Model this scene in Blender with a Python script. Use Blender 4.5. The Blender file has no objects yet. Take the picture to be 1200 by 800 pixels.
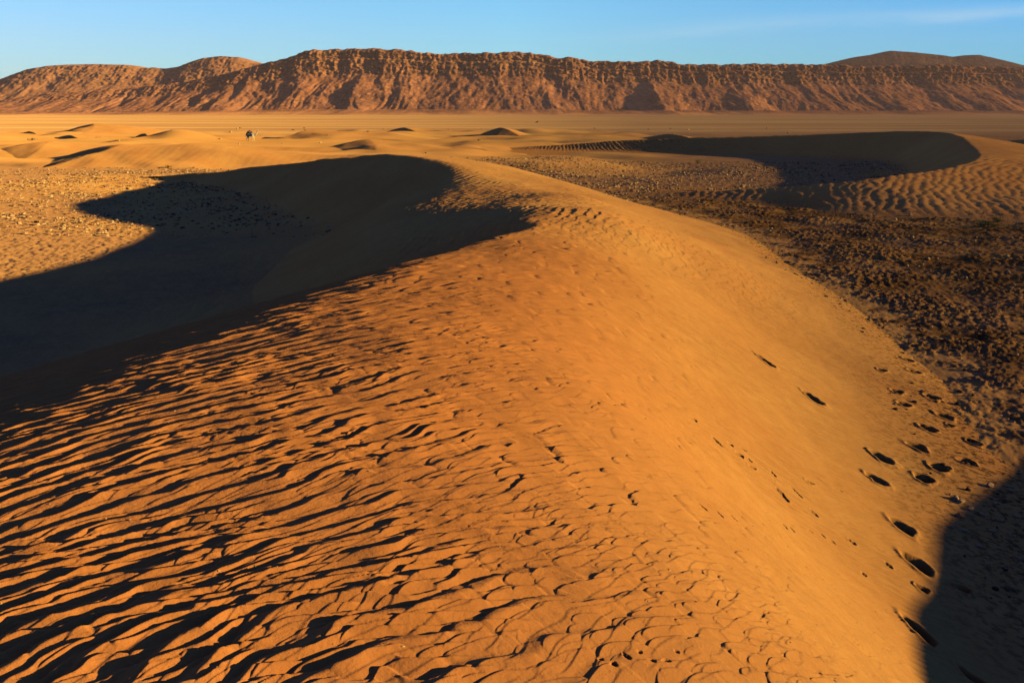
import bpy, math, os
import numpy as np
from math import radians, sin, cos, tan, atan

rng = np.random.default_rng(7)
Q = float(os.environ.get('SCENE_Q', '1.0'))       # mesh density multiplier for quick tests
SUN_AZ_BACK = 8.5      # degrees behind the picture's right
SUN_EL = 8.9
H = 6.0                # eye height above the plain
F = 950.0              # focal length in pixels of a 1200 px wide picture
YH = 130.0             # horizon row
PITCH = atan((400.0 - YH) / F)
CP, SP = cos(PITCH), sin(PITCH)
sunv = np.array([cos(radians(SUN_EL)) * cos(radians(SUN_AZ_BACK)),
                 -cos(radians(SUN_EL)) * sin(radians(SUN_AZ_BACK)), sin(radians(SUN_EL))])

scene = bpy.context.scene
COL = scene.collection

# ------------------------------------------------------------------ helpers
def at_z(px, py, z):
    """point of the place seen at a picture position, at height z"""
    v = py - 400.0; u = px - 600.0
    t = (H - z) / (v * CP + F * SP)
    return np.array([u * t, (F * CP - v * SP) * t, z])

def at_y(px, py, Y):
    v = py - 400.0; u = px - 600.0
    t = Y / (F * CP - v * SP)
    return np.array([u * t, Y, H - (v * CP + F * SP) * t])

def sstep(a, b, x):
    t = np.clip((x - a) / (b - a), 0, 1)
    return t * t * (3 - 2 * t)

def _hash(ix, iy, seed):
    h = (ix.astype(np.int64) * 374761393 + iy.astype(np.int64) * 668265263 + seed * 974634777) & 0xFFFFFFFF
    h = ((h ^ (h >> 13)) * 1274126177) & 0xFFFFFFFF
    h = h ^ (h >> 16)
    return h

def perlin(x, y, seed=0):
    x = np.asarray(x, float); y = np.asarray(y, float)
    x0 = np.floor(x); y0 = np.floor(y)
    fx = x - x0; fy = y - y0
    ux = fx * fx * fx * (fx * (fx * 6 - 15) + 10); uy = fy * fy * fy * (fy * (fy * 6 - 15) + 10)
    def g(dx, dy):
        a = _hash(x0 + dx, y0 + dy, seed) * (2 * math.pi / 4294967296.0)
        return np.cos(a) * (fx - dx) + np.sin(a) * (fy - dy)
    n0 = g(0, 0) * (1 - ux) + g(1, 0) * ux
    n1 = g(0, 1) * (1 - ux) + g(1, 1) * ux
    return (n0 * (1 - uy) + n1 * uy) * 1.5

def fbm(x, y, seed=0, octaves=4, gain=0.5, lac=2.03):
    s = 0.0; a = 1.0; f = 1.0
    for i in range(octaves):
        s = s + a * perlin(x * f + 17.3 * i, y * f - 9.1 * i, seed + i)
        a *= gain; f *= lac
    return s

def ridged(x, y, seed=0, octaves=3):
    s = 0.0; a = 1.0; f = 1.0
    for i in range(octaves):
        s = s + a * (1 - 2 * np.abs(perlin(x * f + 5.7 * i, y * f + 3.3 * i, seed + i)))
        a *= 0.5; f *= 2.07
    return s

def tps_fit(pts):
    p = np.array(pts, float); n = len(p)
    d = np.hypot(p[:, None, 0] - p[None, :, 0], p[:, None, 1] - p[None, :, 1])
    K = np.where(d > 0, d * d * np.log(d + 1e-9), 0) + np.eye(n) * 0.4
    P = np.c_[np.ones(n), p[:, :2]]
    A = np.block([[K, P], [P.T, np.zeros((3, 3))]])
    w = np.linalg.solve(A, np.r_[p[:, 2], 0, 0, 0])
    return p[:, :2], w

def tps_eval(fit, x, y):
    c, w = fit
    out = w[-3] + w[-2] * x + w[-1] * y
    for i in range(len(c)):
        d2 = (x - c[i, 0]) ** 2 + (y - c[i, 1]) ** 2 + 1e-12
        out = out + w[i] * 0.5 * d2 * np.log(d2)
    return out

def spline(pts, step):
    """Catmull-Rom through rows of pts (any number of columns)"""
    p = np.array(pts, float)
    p = np.vstack([2 * p[0] - p[1], p, 2 * p[-1] - p[-2]])
    out = []
    for i in range(1, len(p) - 2):
        a, b, c, d = p[i - 1], p[i], p[i + 1], p[i + 2]
        n = max(2, int(np.hypot(*(c - b)[:2]) / step))
        t = np.linspace(0, 1, n, endpoint=False)[:, None]
        out.append(0.5 * (2 * b + (c - a) * t + (2 * a - 5 * b + 4 * c - d) * t * t + (3 * b - a - 3 * c + d) * t ** 3))
    out.append(p[-2][None])
    return np.vstack(out)

def smin(a, b, r):
    h = np.clip(0.5 + 0.5 * (b - a) / r, 0, 1)
    return b * (1 - h) + a * h - r * h * (1 - h)

def smax(a, b, r):
    return -smin(-a, -b, r)

# fields sampled on a regular grid, read back with cubic interpolation
class Grid:
    def __init__(s, x0, y0, x1, y1, step):
        s.x0, s.y0, s.step = x0, y0, step
        s.nx = int((x1 - x0) / step) + 1; s.ny = int((y1 - y0) / step) + 1
        s.X, s.Y = np.meshgrid(x0 + np.arange(s.nx) * step, y0 + np.arange(s.ny) * step)
        s.f = {}
    def get(s, name, x, y):
        a = s.f[name]
        u = np.clip((x - s.x0) / s.step, 1.001, s.nx - 2.001); v = np.clip((y - s.y0) / s.step, 1.001, s.ny - 2.001)
        i = np.floor(u).astype(np.int32); j = np.floor(v).astype(np.int32); fu = u - i; fv = v - j
        def w(t):
            return (-0.5 * t + t * t - 0.5 * t ** 3, 1 - 2.5 * t * t + 1.5 * t ** 3, 0.5 * t + 2 * t * t - 1.5 * t ** 3, -0.5 * t * t + 0.5 * t ** 3)
        wu, wv = w(fu), w(fv)
        o = 0.0
        for b in range(4):
            r = 0.0
            for c in range(4):
                r = r + a[j + b - 1, i + c - 1] * wu[c]
            o = o + r * wv[b]
        return o

# ------------------------------------------------------------------ wind ripples
def ripple_tile(seed, n=1024, wl=12.0, spread=0.35, radial=0.25, iters=6, gain=2.2):
    r = np.random.default_rng(seed)
    f = np.fft.fftfreq(n)
    kx, ky = np.meshgrid(f, f)
    k = np.hypot(kx, ky) + 1e-9; th = np.arctan2(ky, kx); k0 = 1.0 / wl
    m = np.exp(-((k / k0 - 1) / radial) ** 2) * np.exp(-(th / spread) ** 2)
    z = np.fft.ifft2(np.fft.fft2(r.standard_normal((n, n))) * m)
    for _ in range(iters):
        q = z.real / (z.real.std() + 1e-9)
        z = np.fft.ifft2(np.fft.fft2(np.tanh(gain * q)) * m)
    return (z / np.abs(z).mean(), wl)

def ripple(tile, u, v, lam, a=0.72, power=1.25):
    """height 0..1 of an asymmetric ripple train; u runs against the wind, lam = wavelength in metres"""
    z, wl = tile; n = z.shape[0]
    s = wl / lam
    x = np.mod(u * s, n); y = np.mod(v * s, n)
    i = np.floor(x).astype(np.int32); j = np.floor(y).astype(np.int32); fx = x - i; fy = y - j
    i %= n; j %= n
    i1 = (i + 1) % n; j1 = (j + 1) % n
    c = (z[j, i] * (1 - fx) + z[j, i1] * fx) * (1 - fy) + (z[j1, i] * (1 - fx) + z[j1, i1] * fx) * fy
    ph = np.mod(np.angle(c) / (2 * np.pi), 1.0)
    am = sstep(0.05, 0.75, np.abs(c))
    up = (1 - np.clip(ph / a, 0, 1)) ** power
    t = np.clip((ph - a) / (1 - a), 0, 1)
    h = np.where(ph < a, up, t * t * (3 - 2 * t))
    return (h - 0.38) * am

def scales(u, v, su, sv, seed, front=.16):
    """tongue shaped overlapping ripples: each has a gentle back and a steep rounded front towards -u; height 0..1"""
    best = np.zeros_like(u)
    row = np.floor(u / su)
    for di in (-2, -1, 0, 1):
        r = row + di
        vv = v / sv + .5 * np.mod(r, 2)
        col = np.floor(vv)
        for dj in (-1, 0, 1):
            c = col + dj
            h1 = _hash(r, c, seed) / 4294967296.0; h2 = _hash(r, c, seed + 1) / 4294967296.0; h3 = _hash(r, c, seed + 2) / 4294967296.0
            cu = (r + .5 + .8 * (h1 - .5)) * su; cv = (c + .5 + .7 * (h2 - .5) - .5 * np.mod(r, 2)) * sv
            lq = sv * (.50 + .42 * h3); lp = su * (.40 + .30 * h2)
            p = -(u - cu); q = (v - cv) / lq                                 # p grows downwind
            f = lp * (1 - .85 * np.clip(np.abs(q), 0, 1.3) ** 2.2)           # rounded front line
            e = f - p                                                        # distance behind the front
            L = su * (1.7 + .7 * h1)
            hh = np.clip(1 - e / L, 0, 1) ** .9 * (.60 + .40 * h3)
            hh = hh * sstep(-front * su, .05 * su, e) * (1 - sstep(.75, 1.12, np.abs(q)))
            best = np.maximum(best, hh)
    return best - .35

# ------------------------------------------------------------------ materials
def new_mat(name):
    m = bpy.data.materials.new(name); m.use_nodes = True
    nt = m.node_tree; nt.nodes.clear()
    return m, nt

def node(nt, t, **kw):
    n = nt.nodes.new(t)
    for k, v in kw.items():
        if k in n.inputs: n.inputs[k].default_value = v
        else: setattr(n, k, v)
    return n

def link(nt, a, b): nt.links.new(a, b)

def noise_fac(nt, scale, detail=4.0, rough=0.55, stretch=None, lo=0.35, hi=0.65):
    tc = node(nt, 'ShaderNodeTexCoord')
    src = tc.outputs['Object']
    if stretch:
        mp = node(nt, 'ShaderNodeMapping'); mp.inputs['Scale'].default_value = stretch
        link(nt, src, mp.inputs['Vector']); src = mp.outputs['Vector']
    n = node(nt, 'ShaderNodeTexNoise', Scale=scale, Detail=detail, Roughness=rough)
    link(nt, src, n.inputs['Vector'])
    r = node(nt, 'ShaderNodeMapRange'); r.inputs['From Min'].default_value = lo; r.inputs['From Max'].default_value = hi
    link(nt, n.outputs['Fac'], r.inputs['Value'])
    return r.outputs['Result'], n.outputs['Fac']

def mix(nt, fac, a, b):
    m = node(nt, 'ShaderNodeMix', data_type='RGBA')
    for s, v in ((6, a), (7, b)):
        if isinstance(v, tuple): m.inputs[s].default_value = (*v, 1)
        else: link(nt, v, m.inputs[s])
    if isinstance(fac, (int, float)): m.inputs[0].default_value = fac
    else: link(nt, fac, m.inputs[0])
    return m.outputs[2]

def math_n(nt, op, a, b):
    m = node(nt, 'ShaderNodeMath', operation=op)
    for i, v in ((0, a), (1, b)):
        if isinstance(v, (int, float)): m.inputs[i].default_value = v
        else: link(nt, v, m.inputs[i])
    return m.outputs[0]

def attr(nt, name):
    a = node(nt, 'ShaderNodeAttribute'); a.attribute_name = name
    return a.outputs['Fac']

def finish(nt, color, bumps=(), rough=0.9):
    d = node(nt, 'ShaderNodeBsdfDiffuse', Roughness=rough)
    if isinstance(color, tuple): d.inputs['Color'].default_value = (*color, 1)
    else: link(nt, color, d.inputs['Color'])
    nrm = None
    for h, dist, strength in bumps:
        b = node(nt, 'ShaderNodeBump', Strength=strength, Distance=dist)
        link(nt, h, b.inputs['Height'])
        if nrm is not None: link(nt, nrm, b.inputs['Normal'])
        nrm = b.outputs['Normal']
    if nrm is not None: link(nt, nrm, d.inputs['Normal'])
    o = node(nt, 'ShaderNodeOutputMaterial'); link(nt, d.outputs['BSDF'], o.inputs['Surface'])

SAND = (0.58, 0.255, 0.085)
SAND_RED = (0.57, 0.210, 0.068)
SAND_YEL = (0.64, 0.315, 0.105)

def sand_material(name, grain=True):
    m, nt = new_mat(name)
    big, _ = noise_fac(nt, 0.25, 4, 0.55, lo=0.35, hi=0.65)
    mid, _ = noise_fac(nt, 3.5, 8, 0.72)
    red = attr(nt, 'red')
    c = mix(nt, big, SAND, SAND_YEL)
    c = mix(nt, red, c, SAND_RED)
    c2 = mix(nt, 0.30, c, (0.40, 0.15, 0.04)); c = mix(nt, mid, c, c2)
    bumps = []
    gf, g = noise_fac(nt, 260.0, 3, 0.7, lo=0.3, hi=0.7)
    c3 = mix(nt, 0.28, c, (0.20, 0.085, 0.03)); c = mix(nt, gf, c3, c)
    sp, _ = noise_fac(nt, 90.0, 1, 0.5, lo=0.70, hi=0.76)         # single darker grains
    c = mix(nt, math_n(nt, 'MULTIPLY', sp, 0.5), c, (0.16, 0.06, 0.025))
    grit = attr(nt, 'grit')
    gp, _ = noise_fac(nt, 9.0, 5, 0.7, lo=0.48, hi=0.60)
    gm = math_n(nt, 'MULTIPLY', gp, grit)
    c = mix(nt, gm, c, (0.085, 0.040, 0.020))
    bumps.append((g, 0.004, 0.35))
    _, g2 = noise_fac(nt, 45.0, 4, 0.6)
    bumps.append((g2, 0.012, 0.35))
    finish(nt, c, bumps, 0.8)
    return m

def ground_material():
    m, nt = new_mat('desert_ground')
    big, _ = noise_fac(nt, 0.05, 5, 0.6)
    mid, _ = noise_fac(nt, 1.1, 6, 0.68, lo=0.40, hi=0.60)
    fine, ff = noise_fac(nt, 9.0, 5, 0.7, lo=0.35, hi=0.65)
    strip, _ = noise_fac(nt, 1.0, 5, 0.6, stretch=(0.004, 0.03, 1), lo=0.40, hi=0.60)
    sand = attr(nt, 'sand'); far = attr(nt, 'far'); dark = attr(nt, 'dark')
    gravel = mix(nt, mid, (0.38, 0.185, 0.085), (0.50, 0.245, 0.105))
    gravel = mix(nt, math_n(nt, 'MULTIPLY', fine, 0.55), gravel, (0.20, 0.095, 0.05))
    crust = mix(nt, fine, (0.055, 0.032, 0.016), (0.16, 0.075, 0.028))
    crust = mix(nt, math_n(nt, 'MULTIPLY', mid, 0.45), crust, (0.42, 0.18, 0.05))
    c = mix(nt, dark, gravel, crust)
    sandc = mix(nt, big, SAND, SAND_YEL)
    sandc = mix(nt, math_n(nt, 'MULTIPLY', fine, 0.15), sandc, (0.42, 0.17, 0.05))
    sandc = mix(nt, math_n(nt, 'ADD', math_n(nt, 'MULTIPLY', strip, .30), .06), sandc, (0.40, 0.22, 0.06))
    c = mix(nt, sand, c, sandc)
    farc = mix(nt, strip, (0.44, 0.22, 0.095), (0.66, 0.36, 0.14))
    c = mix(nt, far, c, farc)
    finish(nt, c, [(ff, 0.03, 0.35)], 0.9)
    return m

def rock_material(name, a, b, sandc, dark):
    m, nt = new_mat(name)
    big, _ = noise_fac(nt, 0.012, 6, 0.65, lo=0.38, hi=0.62)
    fine, f = noise_fac(nt, 0.16, 6, 0.75, lo=0.40, hi=0.60)
    strat, _ = noise_fac(nt, 1.0, 4, 0.6, stretch=(0.006, 0.006, 0.16), lo=0.40, hi=0.60)
    c = mix(nt, big, a, b)
    c = mix(nt, math_n(nt, 'MULTIPLY', strat, math_n(nt, 'MULTIPLY', attr(nt, 'cliff'), 0.75)), c, (0.50, 0.24, 0.11))
    c = mix(nt, math_n(nt, 'MULTIPLY', fine, attr(nt, 'varnish')), c, dark)
    streak, _ = noise_fac(nt, 1.0, 5, 0.7, stretch=(.10, .05, .018), lo=.44, hi=.58)
    c = mix(nt, math_n(nt, 'MULTIPLY', streak, .38), c, dark)
    c = mix(nt, attr(nt, 'sandy'), c, sandc)
    finish(nt, c, [(f, 3.0, 0.5)], 0.9)
    return m

def plain_material(name, c1, c2, scale, rough=0.85, bump=0.0):
    m, nt = new_mat(name)
    f, h = noise_fac(nt, scale, 4, 0.6)
    finish(nt, mix(nt, f, c1, c2), [(h, bump, 0.5)] if bump else (), rough)
    return m

M_SAND = sand_material('dune_sand')
M_GROUND = ground_material()
M_ROCK = rock_material('mesa_rock', (0.47, 0.180, 0.088), (0.58, 0.235, 0.112), (0.64, 0.275, 0.10), (0.14, 0.060, 0.042))
M_ROCK_FAR = rock_material('hill_rock', (0.40, 0.165, 0.082), (0.50, 0.215, 0.105), (0.54, 0.27, 0.10), (0.12, 0.062, 0.045))
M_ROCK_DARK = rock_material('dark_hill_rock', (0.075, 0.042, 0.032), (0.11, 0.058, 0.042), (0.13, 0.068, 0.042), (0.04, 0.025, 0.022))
M_STONE_PALE = plain_material('pale_stone', (0.62, 0.40, 0.22), (0.48, 0.27, 0.13), 6.0, bump=0.02)
M_STONE_BROWN = plain_material('brown_stone', (0.36, 0.175, 0.085), (0.22, 0.11, 0.06), 6.0, bump=0.02)
M_STONE_DARK = plain_material('dark_stone', (0.13, 0.07, 0.045), (0.06, 0.038, 0.028), 6.0, bump=0.02)

# ------------------------------------------------------------------ mesh building
def make_obj(name, verts, faces, mat, attrs=None, smooth=True, parent=None):
    me = bpy.data.meshes.new(name)
    verts = np.ascontiguousarray(verts, np.float32); faces = np.ascontiguousarray(faces, np.int32)
    n, k = faces.shape
    me.vertices.add(len(verts)); me.vertices.foreach_set('co', verts.ravel())
    me.loops.add(n * k); me.loops.foreach_set('vertex_index', faces.ravel())
    me.polygons.add(n); me.polygons.foreach_set('loop_start', np.arange(0, n * k, k, dtype=np.int32))
    me.polygons.foreach_set('loop_total', np.full(n, k, np.int32))
    me.polygons.foreach_set('use_smooth', np.full(n, smooth, bool))
    me.update(calc_edges=True)
    for an, v in (attrs or {}).items():
        at = me.attributes.new(an, 'FLOAT', 'POINT'); at.data.foreach_set('value', np.ascontiguousarray(v, np.float32))
    me.materials.append(mat)
    o = bpy.data.objects.new(name, me); COL.objects.link(o)
    if parent: o.parent = parent
    return o

def grid_faces(nr, nc, wrap=False):
    i = np.arange(nr - 1)[:, None]; j = np.arange(nc if wrap else nc - 1)[None]
    j1 = (j + 1) % nc
    a = i * nc + j; b = i * nc + j1; c = (i + 1) * nc + j1; d = (i + 1) * nc + j
    return np.stack([a, b, c, d], -1).reshape(-1, 4)

def compact(verts, faces, attrs):
    used = np.zeros(len(verts), bool); used[faces.ravel()] = True
    idx = np.cumsum(used) - 1
    return verts[used], idx[faces], {k: v[used] for k, v in attrs.items()}

def tag(o, label=None, cat=None, group=None, kind=None):
    if label: o['label'] = label
    if cat: o['category'] = cat
    if group: o['group'] = group
    if kind: o['kind'] = kind
    return o

# ------------------------------------------------------------------ dunes: windward sheet cut by a slip face along a crest line
class Dune:
    def __init__(s, crest, wind, box, step):
        """crest rows: x, y, lee slope (tan), roundness; the lee side is on the left of the walking direction"""
        s.g = g = Grid(*box, step)
        fit = tps_fit(wind)
        g.f['W'] = tps_eval(fit, g.X, g.Y)
        c = spline(crest, step * 0.8)
        zc = tps_eval(fit, c[:, 0], c[:, 1])
        P = np.c_[g.X.ravel(), g.Y.ravel()]
        best = np.full(len(P), 1e9); idx = np.zeros(len(P), np.int64)
        for k in range(len(c)):
            d = (P[:, 0] - c[k, 0]) ** 2 + (P[:, 1] - c[k, 1]) ** 2
            m = d < best; best[m] = d[m]; idx[m] = k
        tg = np.gradient(c[:, :2], axis=0); tg /= np.hypot(tg[:, 0], tg[:, 1])[:, None]
        rel = P - c[idx, :2]
        side = tg[idx, 0] * rel[:, 1] - tg[idx, 1] * rel[:, 0]        # >0 on the left
        dist = np.sqrt(best) * np.sign(side)
        shp = g.X.shape
        g.f['d'] = dist.reshape(shp); g.f['zc'] = zc[idx].reshape(shp)
        g.f['sl'] = c[idx, 2].reshape(shp); g.f['r'] = c[idx, 3].reshape(shp)
        for k in ('zc', 'sl', 'r'):                                       # soften seams where the nearest crest point jumps
            a = g.f[k]
            for _ in range(6):
                a = a.copy(); a[1:-1, 1:-1] = (a[1:-1, 1:-1] * 2 + a[:-2, 1:-1] + a[2:, 1:-1] + a[1:-1, :-2] + a[1:-1, 2:]) / 6
            g.f[k] = a
        s.crest = c; s.zcrest = zc
    def base(s, x, y):
        g = s.g
        W = g.get('W', x, y); d = g.get('d', x, y)
        L = g.get('zc', x, y) - g.get('sl', x, y) * d - .055 * np.clip(d - 3.2, 0, 12) ** 2
        z = smin(W, L, np.maximum(g.get('r', x, y), 0.05))
        lee = sstep(.5, 3.5, d)
        z = np.where(d > 0, z * (1 - lee) + lee * smax(z, .14 - .022 * d, 1.1), z)
        return z, d

MAIN_CREST = [  # x, y, slope, round
    (-12, -34, .45, 1.2), (-8.9, -12, .45, 1.2), (-7.1, 0, .40, 1.6), (-5.9, 6, .36, 1.6), (-4.8, 10.3, .38, 1.2), (-2.6, 15, .45, .6),
    (0.35, 19.6, .62, .10), (0.25, 22.5, .40, .25), (-0.35, 29, .205, .6), (-1.6, 37, .215, .7), (-3.2, 43.5, .46, .45), (-5.4, 47.3, .58, .3),
    (-9, 53, .58, .2), (-13.5, 60.5, .55, .2), (-19, 67, .5, .2), (-25, 72, .45, .2), (-31, 75, .4, .2)]
MAIN_WIND = [
    (-12, -34, 3.6), (0, -34, 3.2), (10, -34, 1.0), (16, -34, -.4), (-8.5, -12, 4.0), (0, -14, 4.2), (6, -12, 1.6), (10, -12, -.2),
    (-6.3, 0, 3.88), (-3, 0, 4.2), (0, 0, 4.3), (2.6, 0, 2.9), (4.6, 0, 1.1), (6, 0, .45), (8, 0, .05),
    (-5, 4.5, 3.70), (-2.2, 4, 3.76), (-.4, 4, 3.78), (.7, 4, 3.58), (2.2, 4, 2.65), (3.3, 4, 1.68), (4.4, 4, .85), (5.6, 4, .38), (7, 4, .08),
    (-4.5, 8, 3.43), (-2, 8, 3.47), (-.2, 8, 3.48), (.9, 8, 3.2), (2.2, 8, 2.25), (3.3, 8, 1.36), (4.4, 8, .66), (5.6, 8.2, .30), (7, 8.6, .04),
    (-3.4, 12, 3.29), (-1.5, 12, 3.33), (0.2, 12, 3.3), (1.4, 12, 2.95), (3.2, 12, 1.85), (4.8, 12, .87), (6.3, 12, .34), (8.3, 12, .04),
    (-1.2, 17, 3.2), (.8, 17, 3.24), (2.4, 17, 2.85), (5, 17, 1.45), (7, 17, .55), (9.4, 17, .08), (0.3, 20, 3.2),
    (.2, 24, 3.08), (2.2, 24, 3.2), (5, 24, 2.05), (8, 24, .85), (10.6, 24, .05),
    (-.5, 32, 2.76), (2.5, 32, 2.92), (6, 32, 1.65), (11.2, 32, .02),
    (-2, 40, 2.8), (2.5, 40, 2.5), (7, 40, 1.25), (11.8, 40, 0),
    (-4.5, 46, 3.45), (0, 46, 2.9), (5, 46, 1.6), (10.8, 46, 0),
    (-9, 53.5, 3.25), (-3, 54, 2.75), (3, 54, 1.35), (8.6, 54, 0),
    (-14, 61.5, 2.5), (-7, 62, 2.1), (0, 62, .95), (5.5, 62, 0),
    (-20, 69, 1.55), (-12, 70, 1.35), (-4, 70, .5), (2, 70, -.15),
    (-28, 75.5, .5), (-18, 78, .45), (-8, 78, -.1), (-31, 80, -.1), (-18, 86, -.6),
    (14, 5, -1.2), (14, 15, -1.2), (16, 30, -1.2), (17, 45, -1.2), (14, 60, -1.2), (8, 75, -1.2), (-6, 88, -1.2),
    (-9, 0, 3.7), (-9, 8, 3.3), (-8, 16, 3.2), (-7, 24, 3.0), (-8, 34, 2.8), (-11, 44, 3.3), (-20, 56, 2.6), (-28, 64, 1.6), (-40, 72, .3)]
FARD_CREST = [(9, 61.5, .3, .2), (12.5, 60.5, .35, .2), (17.5, 58.5, .42, .25), (22, 57, .48, .25), (26, 57.5, .5, .3), (33, 61.5, .52, .25), (38.5, 68.5, .6, .12), (44.5, 81, .58, .2), (50, 94, .6, .25),
              (51.5, 104, .62, .25), (46, 113, .58, .25), (37, 121, .52, .3), (26, 128, .50, .3), (15, 132, .44, .4), (5, 133, .34, .5), (-5, 132, .25, .6)]
FARD_WIND = [(9, 61.5, .05), (12.5, 60.5, .3), (17.5, 58.5, .75), (22, 57, 1.25), (26, 57.5, 1.65), (33, 61.5, 2.1), (38.5, 68.5, 2.45), (44.5, 81, 2.85), (50, 94, 3.35), (51.5, 104, 3.6),
             (46, 113, 3.15), (37, 121, 2.5), (26, 128, 2.0), (15, 132, 1.35), (5, 133, .65), (-5, 132, .12),
             (10, 58, -.1), (17, 54.3, 0), (20.5, 49.8, 0), (25, 47, 0), (31, 44, 0), (30, 53, .95), (36, 57, 1.35), (41, 47, .2), (45, 60, 1.4), (50, 48, .1), (47, 71, 2.05), (56, 64, .65),
             (60, 90, 1.75), (69, 75, .05), (74, 100, .2), (62, 110, 1.7), (54, 122, 1.6), (42, 130, 1.3), (30, 138, .7), (15, 141, .1), (-4, 140, -.3),
             (82, 120, -.2), (60, 138, .0), (44, 146, -.3), (24, 150, -.5), (88, 85, -.4), (76, 52, -.4), (62, 40, -.5), (42, 38, -.8), (25, 41, -.8), (9, 52, -.8), (-14, 136, -.7), (20, 158, -1), (60, 158, -1),
             (20, 68, 1.2), (30, 80, 2.3), (36, 95, 3.0), (32, 108, 2.9), (18, 116, 1.3), (0, 118, .3)]

main = Dune(MAIN_CREST, MAIN_WIND, (-70, -60, 40, 110), 0.22)
fard = Dune(FARD_CREST, FARD_WIND, (-30, 30, 110, 165), 0.40)

# shading dune outside the picture on the right: gives the shadow in the lower right corner
def side_dune(x, y):
    xc = 19.5 + 0.04 * np.sin(y * .5)
    hc = np.interp(y, [-42, -30, -15, 0, 3.24, 5, 6.33, 7.36, 8.66, 9.43, 10.63, 11.78, 13.5, 16, 20, 23], [.2, 2.6, 5.0, 5.0, 4.34, 3.47, 3.07, 2.87, 2.59, 2.41, 2.18, 1.89, 1.4, .9, .35, 0])
    u = x - xc
    wnd = hc * (1 - np.clip(u / 13.0, 0, 1.3) ** 2) - 0.25
    lee = hc - 0.55 * (-u) - 0.25
    return np.where(u > 0, wnd, lee)

def barchan(h, b, k, lw, rot, px, py_base, dx=0.0):
    """small far dune; h height, b half width, crest at local u=-k v^2, rotated by rot"""
    return dict(h=h, b=b, k=k, lw=lw, rot=rot)

# ------------------------------------------------------------------ ground relief and zones
def smooth_zone(x, y, cx0, cx1, cy0, cy1, e):
    return sstep(cx0 - e, cx0 + e, x) * (1 - sstep(cx1 - e, cx1 + e, x)) * sstep(cy0 - e, cy0 + e, y) * (1 - sstep(cy1 - e, cy1 + e, y))

def zones(x, y):
    w = fbm(x * .09, y * .09, 31, 3) * 4
    w2 = fbm(x * .5, y * .5, 35, 3) * 1.2
    right = sstep(3, 8, x + w2 * .6) * (1 - sstep(57, 62, y + w * .4)) * sstep(-60, -20, y)
    midst = smooth_zone(x + w, y, -6, 60, 58, 101, 4)
    left = smooth_zone(x + w, y + w * .8, -140, -6, 22, 88, 5)
    sheet = sstep(84, 92, y + w * .9 + 0.20 * (x + 30)) * (1 - sstep(2, 30, x + w + (y - 100) * -.12)) * (1 - sstep(230, 290, y + w * 3))
    sheet2 = (1 - sstep(5, 25, x - (y - 120) * .25)) * sstep(100, 118, y) * (1 - sstep(200, 240, y + w))
    sheet = np.clip(np.maximum(sheet, sheet2 * .9), 0, 1)
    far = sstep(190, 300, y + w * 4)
    return right, midst, left, sheet, far

TRENCH = 0.0
def ground_z(x, y, detail=True):
    right, midst, left, sheet, far = zones(x, y)
    z = 0.10 * fbm(x * .07, y * .07, 3, 3)
    z = z * (1 - far)
    # rolling sand sheet on the far left
    roll = fbm(x * .024 + 3, y * .033, 12, 3) * .95 + 0.30 * fbm(x * .07, y * .09, 15, 2)
    calm = np.exp(-(((x + 50) / 16) ** 2 + ((y - 160) / 12) ** 2))
    z = z + sheet * (roll * 1.35 * (1 - calm) + .15 + 1.5 * np.exp(-(((x + 63) / 6.5) ** 2 + ((y - 163) / 5) ** 2)))
    if detail:
        near = 1 - sstep(120, 200, np.hypot(x, y))
        lump = fbm(x * 4.6, y * 4.6, 41, 4, .66)
        lump = np.sign(lump) * np.abs(lump) ** 0.9
        dl = fbm(x * .35, y * .35, 43, 3)
        z = z + near * right * (0.048 * lump * (0.45 + 0.9 * sstep(-.3, .5, dl)) + .08 * dl)
        z = z + near * (midst * .035 + left * .026) * fbm(x * 2.6, y * 2.6, 47, 4, .66)
    return z

# ------------------------------------------------------------------ fine relief of the main dune
T_LONG = ripple_tile(1, spread=0.40, radial=.24, iters=10)
T_CELL = ripple_tile(2, spread=0.95, radial=.45, iters=4)
T_SEC = ripple_tile(3, spread=0.55, radial=.35, iters=4)
T_STR = ripple_tile(4, spread=0.16, radial=.22)

def ripple_uv(x, y, cx, cy, R0, warp=.10):
    dx, dy = x - cx, y - cy
    r = np.hypot(dx, dy); th = np.arctan2(dy, dx)
    wu = fbm(x * .55, y * .55, 61, 3) * warp + fbm(x * 2.2, y * 2.2, 65, 2) * warp * .35
    wv = fbm(x * .55 + 40, y * .55, 63, 3) * warp
    return -(r + wu), (th * R0 + wv)

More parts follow.
